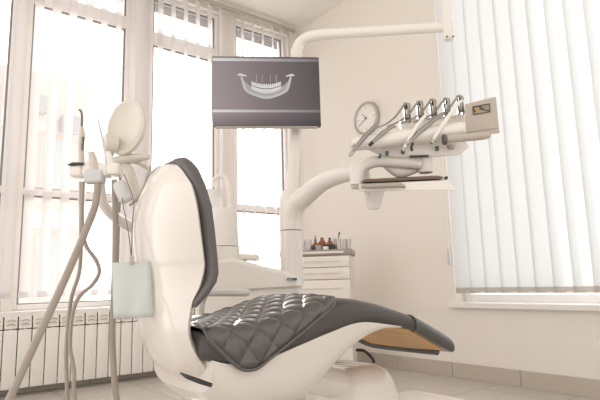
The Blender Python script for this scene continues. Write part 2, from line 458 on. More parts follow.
bm = N(); loft(bm, cushion(.83, 2.15, .02)); obj('seat_cushion', bm, 'leather', ch)
# foot sleeve
bm = N()
rings = []
for i in range(15):
    x = 1.895+(2.185-1.895)*i/14; e = min(1, (2.185-x)/.045); g = .006-.035*(1-sqrt(max(0, 1-(1-e)**2)))
    rings.append([(x, y, z) for y, z in section(x, g)])
loft(bm, rings); o = obj('foot_sleeve', bm, 'sleeve', ch); o['label'] = 'glossy dark grey plastic foot end'
bm = N()
rings = [[(x, y, z) for y, z in section(x, .0072)] for x in (1.888, 1.891, 1.897, 1.900)]
loft(bm, rings); obj('sleeve_rim', bm, 'dark_metal', ch)
# warm underside panel of the leg rest
bm = N(); rings = []
for i in range(10):
    x = 1.50+(2.10-1.50)*i/9; zb = interp(BOT, x)
    rings.append([(x, YC-.245, zb-.012), (x, YC-.1, zb-.016), (x, YC+.1, zb-.016), (x, YC+.245, zb-.012), (x, YC+.25, zb+.005), (x, YC-.25, zb+.005)])
loft(bm, rings); o = obj('leg_rest_underside', bm, 'walnut', ch); o['label'] = 'glossy golden brown underside panel'
bm = N()
def zz(x): return interp(BOT, x)-.012
tube(bm, [(1.60, YC+.255, zz(1.6)), (1.8, YC+.26, zz(1.8)), (2.0, YC+.26, zz(2.0)), (2.09, YC+.245, zz(2.09)), (2.125, YC+.20, zz(2.125)), (2.13, YC, zz(2.13)), (2.125, YC-.20, zz(2.125))], .019, n=10)
obj('leg_rest_rim', bm, 'sleeve', ch)

# --- quilted cover draped over the seat
def girth(x, grow):
    s = section(x, grow)
    i0 = 2; pts = [Vector((x, y, z)) for y, z in s]
    # order: from far top edge towards the near side and down
    order = list(range(25, 8, -1))
    return [pts[k] for k in order]
def along(pl, d):
    for a, b in zip(pl, pl[1:]):
        L = (b-a).length
        if d <= L: return a+(b-a)*(d/L if L else 0), (b-a).normalized()
        d -= L
    t = (pl[-1]-pl[-2]).normalized(); return pl[-1]+t*d, t
XQ0, XQ1 = .832, 1.425
HANG = smooth_tab([(.832, .0), (.87, .028), (.90, .055), (.95, .098), (.985, .113), (1.03, .113), (1.08, .092), (1.20, .052), (1.31, .020), (1.37, .002), (1.405, -.015), (1.425, -.045)], 5)
def hang(x):      # how far the cover reaches over the near edge
    f = HANG
    return interp(f, x)
def farreach(x): return 0.02
bm = N(); NX, NT = 132, 120; grid = []; edge = {'n': [], 'f': []}
for i in range(NX+1):
    x = XQ0+(XQ1-XQ0)*i/NX
    pl = girth(x, .007)
    flat = .545
    d0 = .0; d1 = flat-.0+hang(x)
    row = []
    for j in range(NT+1):
        d = d0+(d1-d0)*j/NT
        p, t = along(pl, d)
        n = t.cross(Vector((1, 0, 0)))
        a = (x+d*.8)/.104; b = (x-d*.8)/.104
        q = (abs(sin(pi*a))*abs(sin(pi*b)))**.4
        ex = min((x-XQ0), (XQ1-x), d-d0, d1-d)
        q *= min(1, ex/.02)
        row.append(p+n*(.004+.014*q))
    grid.append(row); edge['n'].append(row[-1]); edge['f'].append(row[0])
loft(bm, grid, closed=False); obj('quilted_cover', bm, 'quilt', ch, solidify=.004)
bm = N(); rim = edge['n'][::6]; tube(bm, [p+Vector((0, -.002, 0)) for p in rim], .0065, n=8, smooth=3)
tube(bm, grid[-1][::8], .0065, n=8, smooth=2)
o = obj('cover_piping', bm, 'quilt', ch)

# --- white shell under the seat
bm = N()
SB = smooth_tab([(.86, .44), (.95, .36), (1.1, .34), (1.25, .335), (1.36, .39), (1.45, .462), (1.594, .548), (1.70, .585), (1.80, .588)])
rings = []
n = 34
for i in range(n+1):
    x = .87+(1.80-.87)*i/n
    zt = interp(BOT, x)+.006; zb = min(interp(SB, x), zt-.006); w = HW-.004
    e = min(1, (x-.865)/.07); w -= .03*(1-sqrt(max(0, 1-(1-e)**2)))
    h = zt-zb; ring = []
    for k in range(25):
        a = pi*k/24; c = cos(a); s_ = sin(a)
        ring.append((x, YC-w*(abs(c)**.42)*(1 if c > 0 else -1), zt-h*(s_**.62)))
    rings.append(ring)
loft(bm, rings); obj('seat_shell', bm, 'shell', ch)

# --- backrest shell: rows from the crown down and under the seat
#        x     z     halfw  bulge  normal angle (deg from -x towards -z)
R = [(.796, 1.246, .060, .008, -60), (.797, 1.240, .110, .016, -40), (.799, 1.224, .148, .028, -15), (.802, 1.19, .188, .045, -5), (.806, 1.145, .230, .068, 0), (.808, 1.075, .263, .084, 0), (.814, 1.0, .274, .092, 0),
     (.832, .90, .268, .100, 0), (.838, .86, .262, .096, 0), (.828, .80, .252, .078, 0), (.808, .75, .240, .056, 0), (.800, .69, .228, .042, 4), (.804, .635, .220, .040, 12), (.832, .575, .214, .05, 28), (.866, .53, .208, .05, 46), (.92, .485, .20, .045, 62), (1.0, .455, .19, .04, 78)]
Rs = []
for i in range(len(R)-1):
    for k in range(4):
        P = [R[max(0, min(len(R)-1, j))] for j in (i-1, i, i+1, i+2)]; t_ = k/4
        Rs.append([.5*((2*P[1][c])+(P[2][c]-P[0][c])*t_+(2*P[0][c]-5*P[1][c]+4*P[2][c]-P[3][c])*t_*t_+(3*P[1][c]-P[0][c]-3*P[2][c]+P[3][c])*t_**3) for c in range(5)])
Rs.append(list(R[-1]))
bm = N(); rings = []
for x, z, w, d, a in Rs:
    nv = Vector((-cos(radians(a)), 0, -sin(radians(a)))); th = min(.03, w*.3); ring = []
    for k in range(25):
        s_ = -1+2*k/24
        e = (1-abs(s_)**2.2)
        yy = YC+w*math.copysign(abs(s_)**.85, s_)
        ring.append(Vector((x, yy, z))+nv*(d*e+.006))
    for k in range(25):
        s_ = 1-2*k/24
        ring.append(Vector((x, YC+w*.985*s_, z))-nv*th*(1-abs(s_)**8))
    rings.append(ring)
loft(bm, rings); obj('backrest_shell', bm, 'shell', ch)
# dark seam slot low on the shell, and hinge cover
bm = N(); tube(bm, [V(180.5, 373, 1.79), V(188, 377, 1.775), V(200, 381.5, 1.77), V(212, 385.5, 1.77)], [.003, .0075, .0085, .007], n=8); obj('shell_slot', bm, 'black', ch)
bm = N(); box(bm, (.985, YC-.03, .435), (.12, .38, .06), ry=radians(15), bev=.03, seg=4); obj('hinge_cover', bm, 'shell', ch)
# backrest cushion
K = [(.822, 1.276, .08, .026), (.828, 1.268, .130, .042), (.834, 1.246, .167, .052), (.842, 1.208, .204, .054), (.848, 1.15, .242, .052), (.856, 1.075, .271, .048), (.863, .98, .282, .046), (.873, .885, .282, .042), (.876, .84, .281, .042), (.870, .81, .278, .044), (.848, .775, .268, .042), (.822, .745, .254, .034), (.808, .728, .242, .016)]
bm = N(); rings = []
Ks = []
for i in range(len(K)-1):
    for k in range(3):
        t_ = k/3; Ks.append([K[i][c]+(K[i+1][c]-K[i][c])*t_ for c in range(4)])
Ks.append(K[-1])
for x, z, w, d in Ks:
    ring = []
    for k in range(28):
        a = 2*pi*k/28; c, s_ = cos(a), sin(a)
        ring.append((x-d*.5+d*.5*math.copysign(abs(s_)**.6, s_)+.012, YC+(w+.004)*math.copysign(abs(c)**.22, c), z))
    rings.append(ring)
loft(bm, rings); obj('backrest_cushion', bm, 'back_leather', ch)
# armrest on the far side
bm = N(); box(bm, (1.235, 2.21, .765), (.28, .085, .036), bev=.015, seg=3, ry=radians(2)); ar = obj('armrest', bm, 'shell', ch)
bm = N(); tube(bm, [(1.15, 2.21, .76), (1.135, 2.215, .71), (1.13, 2.2, .62), (1.15, 2.12, .56)], [.022, .02, .02, .02], squash=.8); obj('armrest_support', bm, 'shell', ar)
# base of the chair
bm = N(); rings = []
for (z, sx, sy) in ((.10, .225, .20), (.16, .215, .19), (.24, .20, .18), (.31, .175, .16), (.35, .15, .14), (.378, .11, .10), (.388, .05, .05)):
    rings.append([(1.89+sx*math.copysign(abs(cos(a))**.7, cos(a))-(.0), 2.0+sy*math.copysign(abs(sin(a))**.7, sin(a)), z) for a in [2*pi*k/32 for k in range(32)]])
loft(bm, rings); obj('base_cover', bm, 'shell2', ch)
bm = N(); box(bm, (1.72, 1.98, .075), (1.66, .46, .15), bev=.03, seg=3); obj('base_plate', bm, 'shell2', ch)
bm = N(); tube(bm, [(1.80, 2.0, .30), (1.55, 1.95, .37), (1.35, 1.9, .43)], [.10, .10, .12], squash=.7); obj('lift_arm', bm, 'shell2', ch)
bm = N(); tube(bm, [V(356, 350, 2.75), V(364, 351, 2.75), V(371, 357, 2.77), V(374, 362, 2.80)], .008, n=8); obj('cable', bm, 'black', ch)
bm = N(); p = V(345, 364, 2.60); box(bm, p, (.13, .02, .012), rz=RY, ry=radians(8), bev=.004); obj('chrome_strip', bm, 'steel', ch)

# ------------------------------------------------------------------ dental unit (column, cuspidor, pole)
UB = V(291, 290, 3.0); UB.z = 0
un = thing('dental_unit', 'white dental unit with thick column, thin pole, spittoon tower and low body behind the chair', 'dental unit', UB, RY)
pc = V(291, 230, 3.0); cx, cy = pc.x, pc.y
zj = V(291, 231, 3.0).z; ztop = V(282, 165, 3.0).z
def cyl(bm, z0, z1, r0, r1=None, n=32):
    lathe(bm, [(r0, z0), (r1 or r0, z1)], (cx, cy, 0), n=n)
bm = N(); lathe(bm, [(.062, .1), (.064, zj-.002)], (cx, cy, 0), n=36); obj('column', bm, 'shell2', un)
bm = N()
tube(bm, [Vector((cx, cy, zj+.004)), Vector((cx, cy, zj+.06)), V(292.5, 211, 2.99), V(297, 203, 2.97), V(305, 196, 2.93), V(323, 182.5, 2.8), V(343, 174.5, 2.64), V(360, 172, 2.50)], [.065, .066, .066, .064, .058, .048, .044, .040], n=28)
lathe(bm, [(.066, zj+.004), (.066, zj+.14), (.062, zj+.19), (.05, zj+.225), (.036, zj+.24)], (cx, cy, 0), n=36)
obj('curved_arm', bm, 'shell2', un)
# thin pole rising from the column, bending right at the top
pt = [Vector((cx+.01, cy, zj+.20)), V(296, 120, 3.0), V(296.5, 60, 3.0), V(297, 50, 3.0), V(301, 42, 3.0), V(311, 36.5, 2.98), V(330, 34, 2.95), V(380, 31, 2.88), V(445, 27, 2.8)]
pt[1].x, pt[1].y = cx+(pt[1].x-cx), cy+(pt[1].y-cy)
bm = N(); tube(bm, pt, [.036, .036, .034, .034, .034, .034, .032, .031, .03], n=20); obj('lamp_pole', bm, 'shell2', un)
bm = N(); c = V(447, 20, 2.78); lathe(bm, [(.026, V(450, 40, 2.78).z), (.03, V(450, 38, 2.78).z), (.03, c.z+.18)], (c.x, c.y, 0), n=20)
obj('vertical_tube', bm, 'shell2', un)
bm = N(); c2 = V(450, 36.5, 2.75)
for k in (-1, 1): lathe(bm, [(.005, -.004), (.005, .004)], c2+yaw((k*.018, 0, 0)), axis=yaw((0, -1, 0)), n=10)
obj('screw', bm, 'dark_metal', un)
# cuspidor tower
def ring_el(c, rx, ry, z, n=36, pw=.8, rz=RY):
    out = []
    for k in range(n):
        a = 2*pi*k/n; x = rx*math.copysign(abs(cos(a))**pw, cos(a)); y = ry*math.copysign(abs(sin(a))**pw, sin(a))
        out.append((c[0]+x*cos(rz)-y*sin(rz), c[1]+x*sin(rz)+y*cos(rz), z))
    return out
tb = V(223, 258, 3.0); tt = V(222, 208, 3.0); zb_ = tb.z; zt_ = V(222, 209, 3.0).z
bm = N()
loft(bm, [ring_el((tb.x, tb.y), .098, .12, zb_-.3), ring_el((tb.x, tb.y), .096, .12, zb_), ring_el((tb.x, tb.y), .092, .115, zb_+.06)]); obj('tower_base', bm, 'shell2', un)
bm = N()
loft(bm, [ring_el((tb.x, tb.y), .091, .114, zb_+.064), ring_el((tb.x, tb.y), .083, .10, zb_+.2), ring_el((tb.x, tb.y), .074, .09, zt_-.02), ring_el((tb.x, tb.y), .068, .083, zt_), ring_el((tb.x, tb.y), .05, .06, zt_+.004)]); obj('tower', bm, 'shell2', un)
bm = N(); gb = V(214, 208, 3.0); gt = V(214, 191, 3.0)
lathe(bm, [(.038, gb.z), (.052, gt.z), (.055, gt.z+.004), (.048, gt.z), (.034, gb.z+.01)], (gb.x, gb.y, 0), n=28); obj('spittoon_bowl', bm, 'clock_face', un)
bm = N(); tube(bm, [V(231, 214, 3.0), V(230, 195, 3.0), V(228.5, 183, 3.0), V(224, 177, 3.0), V(217, 177, 3.0), V(213.5, 181, 3.0), V(213, 187, 3.0)], [.020, .018, .017, .016, .014, .012, .010], n=14); obj('faucet', bm, 'shell2', un)
# low body
bm = N()
def bodypts(v):
    L = [(196, 262), (236, 258), (262, 266), (286, 271), (297, 277), (301, 284), (301, 330), (196, 330)]
    return [V(x, y, v) for x, y in L]
loft(bm, [bodypts(2.86), bodypts(3.14)]); o = obj('body', bm, 'shell2', un, bevel=.02)
bm = N(); loft(bm, [[V(x, y, 2.845) for x, y in ((205, 291), (301, 285.5), (301, 286.5), (205, 292))], [V(x, y, 2.87) for x, y in ((205, 291), (301, 285.5), (301, 286.5), (205, 292))]]); obj('body_seam', bm, 'warm_grey', un)
bm = N(); p = V(241, 259, 3.02); box(bm, p+Vector((0, 0, .01)), (.20, .16, .035), rz=RY, ry=radians(3), bev=.012); obj('tray_lid', bm, 'shell2', un)
bm = N(); p = V(292, 279, 2.852); box(bm, p, (.055, .008, .013), rz=RY, ry=radians(2), bev=.002); pl = obj('name_plate', bm, 'label_dark', un)
bm = N(); 
for k in range(5): box(bm, V(288+k*1.0, 279, 2.846), (.003, .003, .006), rz=RY)
obj('lettering', bm, 'label_light', pl, smooth=False)
bm = N(); box(bm, V(294.8, 279.4, 2.846), (.018, .003, .009), rz=RY); obj('logo_block', bm, 'teal', pl, smooth=False)
bm = N(); box(bm, (UB.x, UB.y+.03, .05), (.17, .17, .10), rz=RY, bev=.02, seg=3); obj('foot', bm, 'shell2', un)
bm = N(); a_ = V(250, 320, 3.0); loft(bm, [ring_el((a_.x, a_.y), .24, .13, .1, pw=.5), ring_el((a_.x, a_.y), .24, .13, .62, pw=.5)]); obj('cabinet_body', bm, 'shell2', un)

# ------------------------------------------------------------------ monitor
MV = 2.86; yawm = RY+radians(5)
c0 = V(266.4, 90.8, MV)
mon = thing('monitor', 'flat monitor showing a grey panoramic jaw x-ray, mounted on the pole before the window', 'monitor', (c0.x, c0.y, c0.z-.19), yawm)
def mp(x, y, z=0.):    # local to world on the monitor face (x right, z up, y away)
    return c0+Matrix.Rotation(yawm, 3, 'Z')@Vector((x, y, z))
MW, MH = .624, .424
bm = N(); box(bm, mp(0, .02, 0), (MW, .03, MH), rz=yawm, bev=.006); obj('casing', bm, 'screen_dark', mon)
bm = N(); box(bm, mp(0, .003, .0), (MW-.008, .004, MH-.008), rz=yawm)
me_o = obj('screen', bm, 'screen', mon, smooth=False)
# Generated coordinates follow the local box, which is square to the monitor
bm = N(); box(bm, mp(0, .01, -MH/2-.004), (MW*.94, .022, .01), rz=yawm, bev=.003); obj('lower_bezel', bm, 'grey_plastic', mon)
bm = N(); box(bm, mp(.05, .055, .03), (.12, .05, .12), rz=yawm, bev=.01); pmid = V(296, 90, 3.0); tube(bm, [mp(.08, .06, .03), pmid], .018, n=12, smooth=0); obj('mount', bm, 'shell2', mon)
def flatring(bm, outer, inner, y=-.0015):
    n = len(outer); a = [bm.verts.new(mp(x, y, z)) for x, z in outer]; b = [bm.verts.new(mp(x, y, z)) for x, z in inner]
    for i in range(n-1): bm.faces.new((a[i], a[i+1], b[i+1], b[i]))
S = MW/500.  # image survey units across the screen
def jaw(t, k=1.): # U of the mandible
    a = pi*t; return (.138*cos(a)*(1 if True else 1)*(abs(cos(a))**-.25 if abs(cos(a)) > .05 else 1.0), -.060*sin(a)**.75)
pts = [(-.150, .108), (-.158, .085), (-.150, .045), (-.135, .002), (-.105, -.022), (-.062, -.040), (-.02, -.052), (.02, -.052), (.062, -.040), (.105, -.022), (.135, .002), (.150, .045), (.158, .085), (.150, .108)]
sp_ = spline([(a*.93, 0, b*.95+.002) for a, b in pts], 5)
def band(w_in, lo, hi, m, name, y):
    bm = N(); out_, in_ = [], []
    for i, q in enumerate(sp_):
        if not lo <= i < hi: continue
        t_ = sp_[min(i+1, len(sp_)-1)]-sp_[max(i-1, 0)]; nn = Vector((-t_.z, 0, t_.x)).normalized()
        k = min(1, min(i-lo, hi-1-i)/8)
        out_.append((q.x, q.z)); nn = nn*(.002+w_in*k); in_.append((q.x+nn.x, q.z+nn.z))
    flatring(bm, out_, in_, y); return obj(name, bm, m, mon, smooth=False)
n_ = len(sp_)
band(.040, 6, n_-6, 'xray_dim', 'xray_jaw_body', -.0010)
band(.012, 0, n_, 'xray_mid', 'xray_jawbone', -.0015)
for sgn in (-1, 1):
    bm = N(); flatring(bm, [(sgn*.165, .094), (sgn*.152, .104), (sgn*.130, .098), (sgn*.112, .090)], [(sgn*.160, .088), (sgn*.150, .092), (sgn*.132, .088), (sgn*.112, .086)], -.002); obj('xray_jaw_joint', bm, 'xray_bright', mon, smooth=False)
for up in (1, 0):
    bm = N(); o_, i_ = [], []
    for j in range(-7*8, 7*8+1):
        k = j/8; x = k*.0122; base = .010+.022*(k/7)**2
        sc_ = abs(cos(pi*k))**.35
        if up: o_.append((x, base+.004+.022*sc_*(1-.25*abs(k)/7)+.006)); i_.append((x, base+.006-.003*sc_))
        else: o_.append((x, base-.002)); i_.append((x, base-.008-.022*sc_*(1-.25*abs(k)/7)))
    flatring(bm, o_, i_, -.0024); obj('xray_teeth', bm, 'xray_bright', mon, smooth=False)
for (x, w_) in ((-.055, .004), (-.022, .003), (.024, .003), (.058, .004)):
    bm = N(); flatring(bm, [(x-w_/2, .05), (x-w_/2, .098)], [(x+w_/2, .05), (x+w_/2, .098)], -.0013); obj('xray_line', bm, 'xray_dim', mon, smooth=False)

# ------------------------------------------------------------------ wall clock
kc = onX(366.5, 118.5, XR-.02); 
ck = thing('wall_clock', 'round wall clock with grey rim and white face on the right wall', 'clock', kc)
R_ = .172
ax = (-1, 0, 0)
bm = N(); lathe(bm, [(R_-.01, -.018), (R_, -.012), (R_, .016), (R_-.012, .024), (R_-.026, .018), (R_-.028, .004)], kc, axis=ax, n=48); obj('rim', bm, 'clock_rim', ck)
bm = N(); lathe(bm, [(0, .004), (R_-.026, .004), (R_-.026, .007), (0, .007)], kc, axis=ax, n=48); obj('dial', bm, 'clock_face', ck)
def hand(bm, ang, r0, r1, w, x=.010):   # ang clockwise from 12 as seen from the room; viewer right = -y
    d = Vector((0, -sin(ang), cos(ang))); s_ = Vector((0, -cos(ang), -sin(ang)))
    p = kc+Vector((-x, 0, 0)); slab(bm, [p+d*r0-s_*w, p+d*r1-s_*w*.6, p+d*r1+s_*w*.6, p+d*r0+s_*w], (-.002, 0, 0))
bm = N()
for k in range(12): hand(bm, k*pi/6, .112 if k % 3 else .10, .13, .0025 if k % 3 else .004, .0075)
obj('hour_mark', bm, 'clock_rim', ck, smooth=False)
bm = N(); hand(bm, radians(320), -.015, .075, .004); obj('hour_hand', bm, 'clock_ink', ck, smooth=False)
bm = N(); hand(bm, radians(240), -.02, .115, .0028, .0125); lathe(bm, [(.008, .008), (.008, .016), (0, .016)], kc, axis=ax, n=12); obj('minute_hand', bm, 'clock_ink', ck, smooth=False)

# ------------------------------------------------------------------ delivery console
DV = 2.34
db = V(400, 165, DV)
de = thing('delivery_console', 'white dental delivery console with hanging handpiece arms, control display and side handle', 'dental console', db, RY)
def sec_v(pts2, v0, v1):     # prism between two distances from outline in survey pixels
    return [[V(x, y, v0) for x, y in pts2], [V(x, y, v1) for x, y in pts2]]
# under-body
bm = N(); loft(bm, sec_v([(359, 141), (366, 149), (382, 157), (400, 158.5), (440, 157), (459, 155), (470, 147), (460, 135), (420, 136)], DV-.02, DV+.20)); obj('body', bm, 'shell2', de, bevel=.015)
# rounded rest bar
bm = N(); tube(bm, [V(354, 146, DV-.07), V(358, 144, DV-.07), V(400, 138.5, DV-.07), V(440, 133, DV-.07), V(461, 129, DV-.07), V(463, 128.5, DV-.07)], [.016, .036, .040, .042, .040, .02], n=20, squash=.85); obj('rest_bar', bm, 'shell2', de)
# rear rail that carries the whip arms
bm = N(); tube(bm, [V(400, 125, DV+.10), V(430, 122, DV+.10), V(463, 119, DV+.10)], .022, n=14, smooth=0); obj('rail', bm, 'shell2', de)
# bracket arm and swivel under the body
bm = N(); tube(bm, [V(357, 185, DV+.02), V(357.5, 174, DV+.02), V(363, 166, DV+.02), V(376, 161.5, DV+.02), V(395, 162, DV+.02), V(421, 164, DV+.02)], [.032, .032, .03, .028, .026, .026], n=16, squash=1.0); obj('bracket_arm', bm, 'shell2', de)
bm = N(); c = V(425, 162, DV+.04); lathe(bm, [(.032, V(425, 171, DV).z), (.036, V(425, 168, DV).z), (.036, V(425, 157, DV).z)], (c.x, c.y, 0), n=28); obj('swivel', bm, 'shell2', de)
bm = N(); c = V(419, 156.5, DV-.02); box(bm, c, (.085, .02, .006), rz=RY); obj('swivel_gap', bm, 'black', de)
bm = N(); tube(bm, [V(385, 164, DV+.06), V(400, 172, DV+.06), V(418, 169, DV+.06)], [.02, .03, .015], n=12); obj('swivel_web', bm, 'shell2', de)
bm = N(); loft(bm, [[V(x, y, DV+.02) for x, y in ((363, 190), (369, 190), (372, 209), (367, 210))], [V(x, y, DV+.10) for x, y in ((375, 190), (386, 190), (380, 209), (372, 210))]]); obj('lower_bracket', bm, 'shell2', de, bevel=.006)
# the big arm joint
bm = N(); lathe(bm, [(.044, -.05), (.05, -.04), (.05, .05), (.044, .06)], V(360, 178, DV+.12), axis=(0, 0, 1), n=28); obj('arm_joint', bm, 'shell2', de)
# instruments: whip arm + holder, handpiece, hook
X5 = [407, 420, 433, 446.5, 460]; Y5 = [104, 102, 100, 99, 96.5]
Bt = [(352, 153), (372, 143), (404, 148), (409, 142), (433, 140)]
Tp = [(374, 127), (392, 127), (424, 117), (440, 116), (458, 104)]
for k, (x, y) in enumerate(zip(X5, Y5)):
    v = DV+.06
    # holder plate pair
    bm = N()
    for s_ in (-1, 1): box(bm, V(x+s_*2.3, y+9, v-.01), (.008, .022, .096), rz=RY, rx=radians(-8), bev=.002)
    lathe(bm, [(.012, -.011), (.012, .011)], V(x+.5, y+3, v), axis=yaw((1, 0, 0)), n=14)
    lathe(bm, [(.009, -.011), (.009, .011)], V(x-.2, y+14, v), axis=yaw((1, 0, 0)), n=14)
    h = obj('whip_holder', bm, 'dark_metal', de); h['label'] = 'dark metal pulley holder'
    bm = N(); box(bm, V(x+.2, y+10.5, v-.016), (.012, .006, .008), rz=RY, bev=.002); obj('bolt_plate', bm, 'steel', h)
    # curved whip rod
    bm = N(); tube(bm, [V(x+1.2, y+14, v-.02), V(x+1.5, y+3, v-.02), V(x-1.0, y-.5, v-.02), V(x-5.5, y+4.5, v-.03), V(x-12, y+13, v-.04), V(x-22, y+20.5-k*.4, v-.06), V(x-33, y+25-k*.5, v-.07)], [.0055, .0065, .0065, .006, .005, .004, .004], n=8); r_ = obj('whip_rod', bm, 'chrome_dark', de)
    # handpiece draped across the rest bar
    bt, tp = Bt[k], Tp[k]; a, b = V(tp[0], tp[1], DV-.09), V(bt[0], bt[1], DV-.135); mid = (a+b)/2+Vector((0, 0, .006))
    bm = N(); tube(bm, [a+(a-mid)*.35+Vector((0, 0, -.01)), a, mid, b], [.005, .008, .010, .007], n=12); hp = obj('handpiece', bm, 'shell2' if k in (2, 4) else 'chrome_dark', de)
    bm = N(); e = (b-mid).normalized(); tube(bm, [b-e*.002, b+e*.018], [.009, .007], n=10, smooth=0); obj('handpiece_tip', bm, 'black' if k in (1,) else 'steel', hp)
bm = N(); tube(bm, [V(413, 143, DV-.14), V(411.5, 147, DV-.145), V(412, 151, DV-.14)], .006, n=8); obj('syringe_nozzle', bm, 'black', de)
# teal hooks under the body
for (x, y) in ((379.5, 156), (387, 153.5), (403, 152), (437, 148.5)):
    bm = N(); box(bm, V(x, y, DV-.04), (.015, .016, .021), rz=RY, bev=.003); o = obj('hose_clip', bm, 'teal', de); o['label'] = 'small teal green hose clip'
# knob under handle
bm = N(); c = V(451, 146.5, DV-.03); lathe(bm, [(.0, -.014), (.014, -.012), (.017, -.004), (.017, .006), (.0, .008)], c, axis=(0, 0, 1), n=18); obj('knob', bm, 'grey_plastic', de)
bm = N(); tube(bm, [V(445, 139.5, DV-.12), V(450, 138.8, DV-.12), V(482, 136, DV-.12), V(490, 135, DV-.12)], [.016, .021, .021, .012], n=16, squash=.85); obj('side_handle', bm, 'warm_grey', de)
bm = N(); lathe(bm, [(.024, -.006), (.024, .006)], V(444.5, 139.7, DV-.12), axis=yaw((1, .0, .04)), n=18); obj('handle_cap', bm, 'dark_metal', de)
# display
dp = [(464.5, 104.5), (496, 96.5), (499, 128.5), (465, 133.5)]
def quad(bm, pts2, v0, v1, vr=0.):
    loft(bm, [[V(x, y, v0+vr*(x-464)/35) for x, y in pts2], [V(x, y, v1+vr*(x-464)/35) for x, y in pts2]])
bm = N(); quad(bm, dp, DV-.03, DV+.005); dsp = obj('control_panel', bm, 'warm_grey', de, bevel=.004)
bm = N(); quad(bm, [(465, 133.5), (499, 128.5), (500, 133), (466, 137.5)], DV-.045, DV+.01); obj('panel_ledge', bm, 'warm_grey', dsp, bevel=.003)
bm = N(); quad(bm, [(472.5, 106.3), (490, 103.2), (490.5, 112.0), (473.2, 115)], DV-.034, DV-.029); obj('display_glass', bm, 'display', dsp)
bm = N(); quad(bm, [(473.5, 113.6), (477, 110.5), (480, 109.5), (484, 110.7), (489, 111.3), (480, 113)], DV-.0355, DV-.034); quad(bm, [(473.5, 107.8), (478.5, 107), (480, 109), (476, 111)], DV-.0355, DV-.034); obj('display_glow', bm, 'display_amber', dsp, smooth=False)
bm = N(); quad(bm, [(481, 106), (489, 104.5), (489.5, 110), (485, 110)], DV-.0352, DV-.034); obj('display_tone', bm, 'display_grey', dsp, smooth=False)

# ------------------------------------------------------------------ instrument tray
tr = thing('instrument_tray', 'white instrument tray with a brown mat and grip handle below the delivery console', 'tray', V(400, 185, DV), RY)
bm = N()
TV = DV-.10
loft(bm, [[V(359, 184, TV), V(446, 180, TV), V(457, 190.5, TV), V(359, 191.5, TV)], [V(366, 181, TV+.26), V(440, 177.5, TV+.26), V(449, 185, TV+.26), V(366, 186, TV+.26)]]); obj('tray_body', bm, 'shell2', tr, bevel=.004)
bm = N(); loft(bm, [[V(360, 182.6, TV-.004), V(444, 178.6, TV-.004), V(443, 176.6, TV-.004), V(363, 180.4, TV-.004)], [V(366, 180.2, TV+.25), V(439, 176.8, TV+.25), V(438, 175.4, TV+.25), V(368, 178.8, TV+.25)]]); obj('tray_mat', bm, 'brown_mat', tr, bevel=.002)
bm = N(); tube(bm, [V(361, 186.5, TV-.03), V(372, 186.3, TV-.035), V(398, 185.3, TV-.035), V(405, 187.3, TV-.03)], [.010, .015, .015, .008], n=12, squash=.8); obj('tray_handle', bm, 'grey_plastic', tr)
bm = N(); box(bm, V(446, 178, TV+.02), (.012, .02, .012), rz=RY, bev=.002); obj('tray_stop', bm, 'black', tr)

# ------------------------------------------------------------------ assistant's instrument holder, hoses
HV = 2.12
hb = V(100, 172, HV)
ah = thing('assistant_holder', 'grey assistant instrument holder with syringe and suction tips left of the backrest', 'instrument holder', hb, RY)
bm = N()
for (x, y, w, h) in ((78, 171, .05, .055), (91, 170, .05, .06), (103, 171, .055, .055), (115, 170, .05, .05)):
    box(bm, V(x, y, HV), (w, .07, h), rz=RY, bev=.010, seg=3)
obj('holder_block', bm, 'shell2', ah)
bm = N(); loft(bm, [[V(x, y, HV-.04) for x, y in ((66.5, 165), (72, 162.8), (84, 162.5), (84, 165), (72, 166))], [V(x, y, HV+.03) for x, y in ((68, 164), (72, 162), (84, 161.5), (84, 164), (72, 165))]]); obj('holder_tray', bm, 'black', ah)
bm = N(); box(bm, V(95, 177, HV-.02), (.075, .06, .055), rz=RY, bev=.012, seg=3); obj('holder_cup', bm, 'grey_box', ah)
bm = N(); tube(bm, [V(82, 178, HV-.02), V(81.5, 160, HV-.02), V(81, 145, HV-.02), V(82, 135, HV-.02), V(81.7, 127, HV-.02)], [.011, .012, .012, .013, .006], n=12); sy = obj('air_water_syringe', bm, 'hose_light', ah)
bm = N(); tube(bm, [V(81.7, 128, HV-.02), V(82, 118, HV-.02), V(81.5, 112.5, HV-.02), V(79.3, 109.5, HV-.02)], .0045, n=8); obj('nozzle', bm, 'dark_metal', sy)
bm = N(); tube(bm, [V(82.5, 150, HV-.034), V(83.5, 137, HV-.034)], .005, n=8, smooth=0); obj('trigger', bm, 'dark_metal', sy)
bm = N(); tube(bm, [V(96, 174, HV-.03), V(93.5, 163, HV-.03), V(91.5, 152, HV-.03)], [.016, .018, .012], n=14); obj('suction_handpiece', bm, 'hose_light', ah)
bm = N(); tube(bm, [V(107, 168, HV-.02), V(104, 146, HV-.02), V(98, 119, HV-.02)], [.006, .005, .003], n=8); obj('saliva_ejector_tip', bm, 'bib', ah)
bm = N(); tube(bm, [V(112, 172, HV-.02), V(110, 160, HV-.02), V(107.5, 152, HV-.02)], [.014, .015, .012], n=12); obj('suction_handpiece', bm, 'shell2', ah)
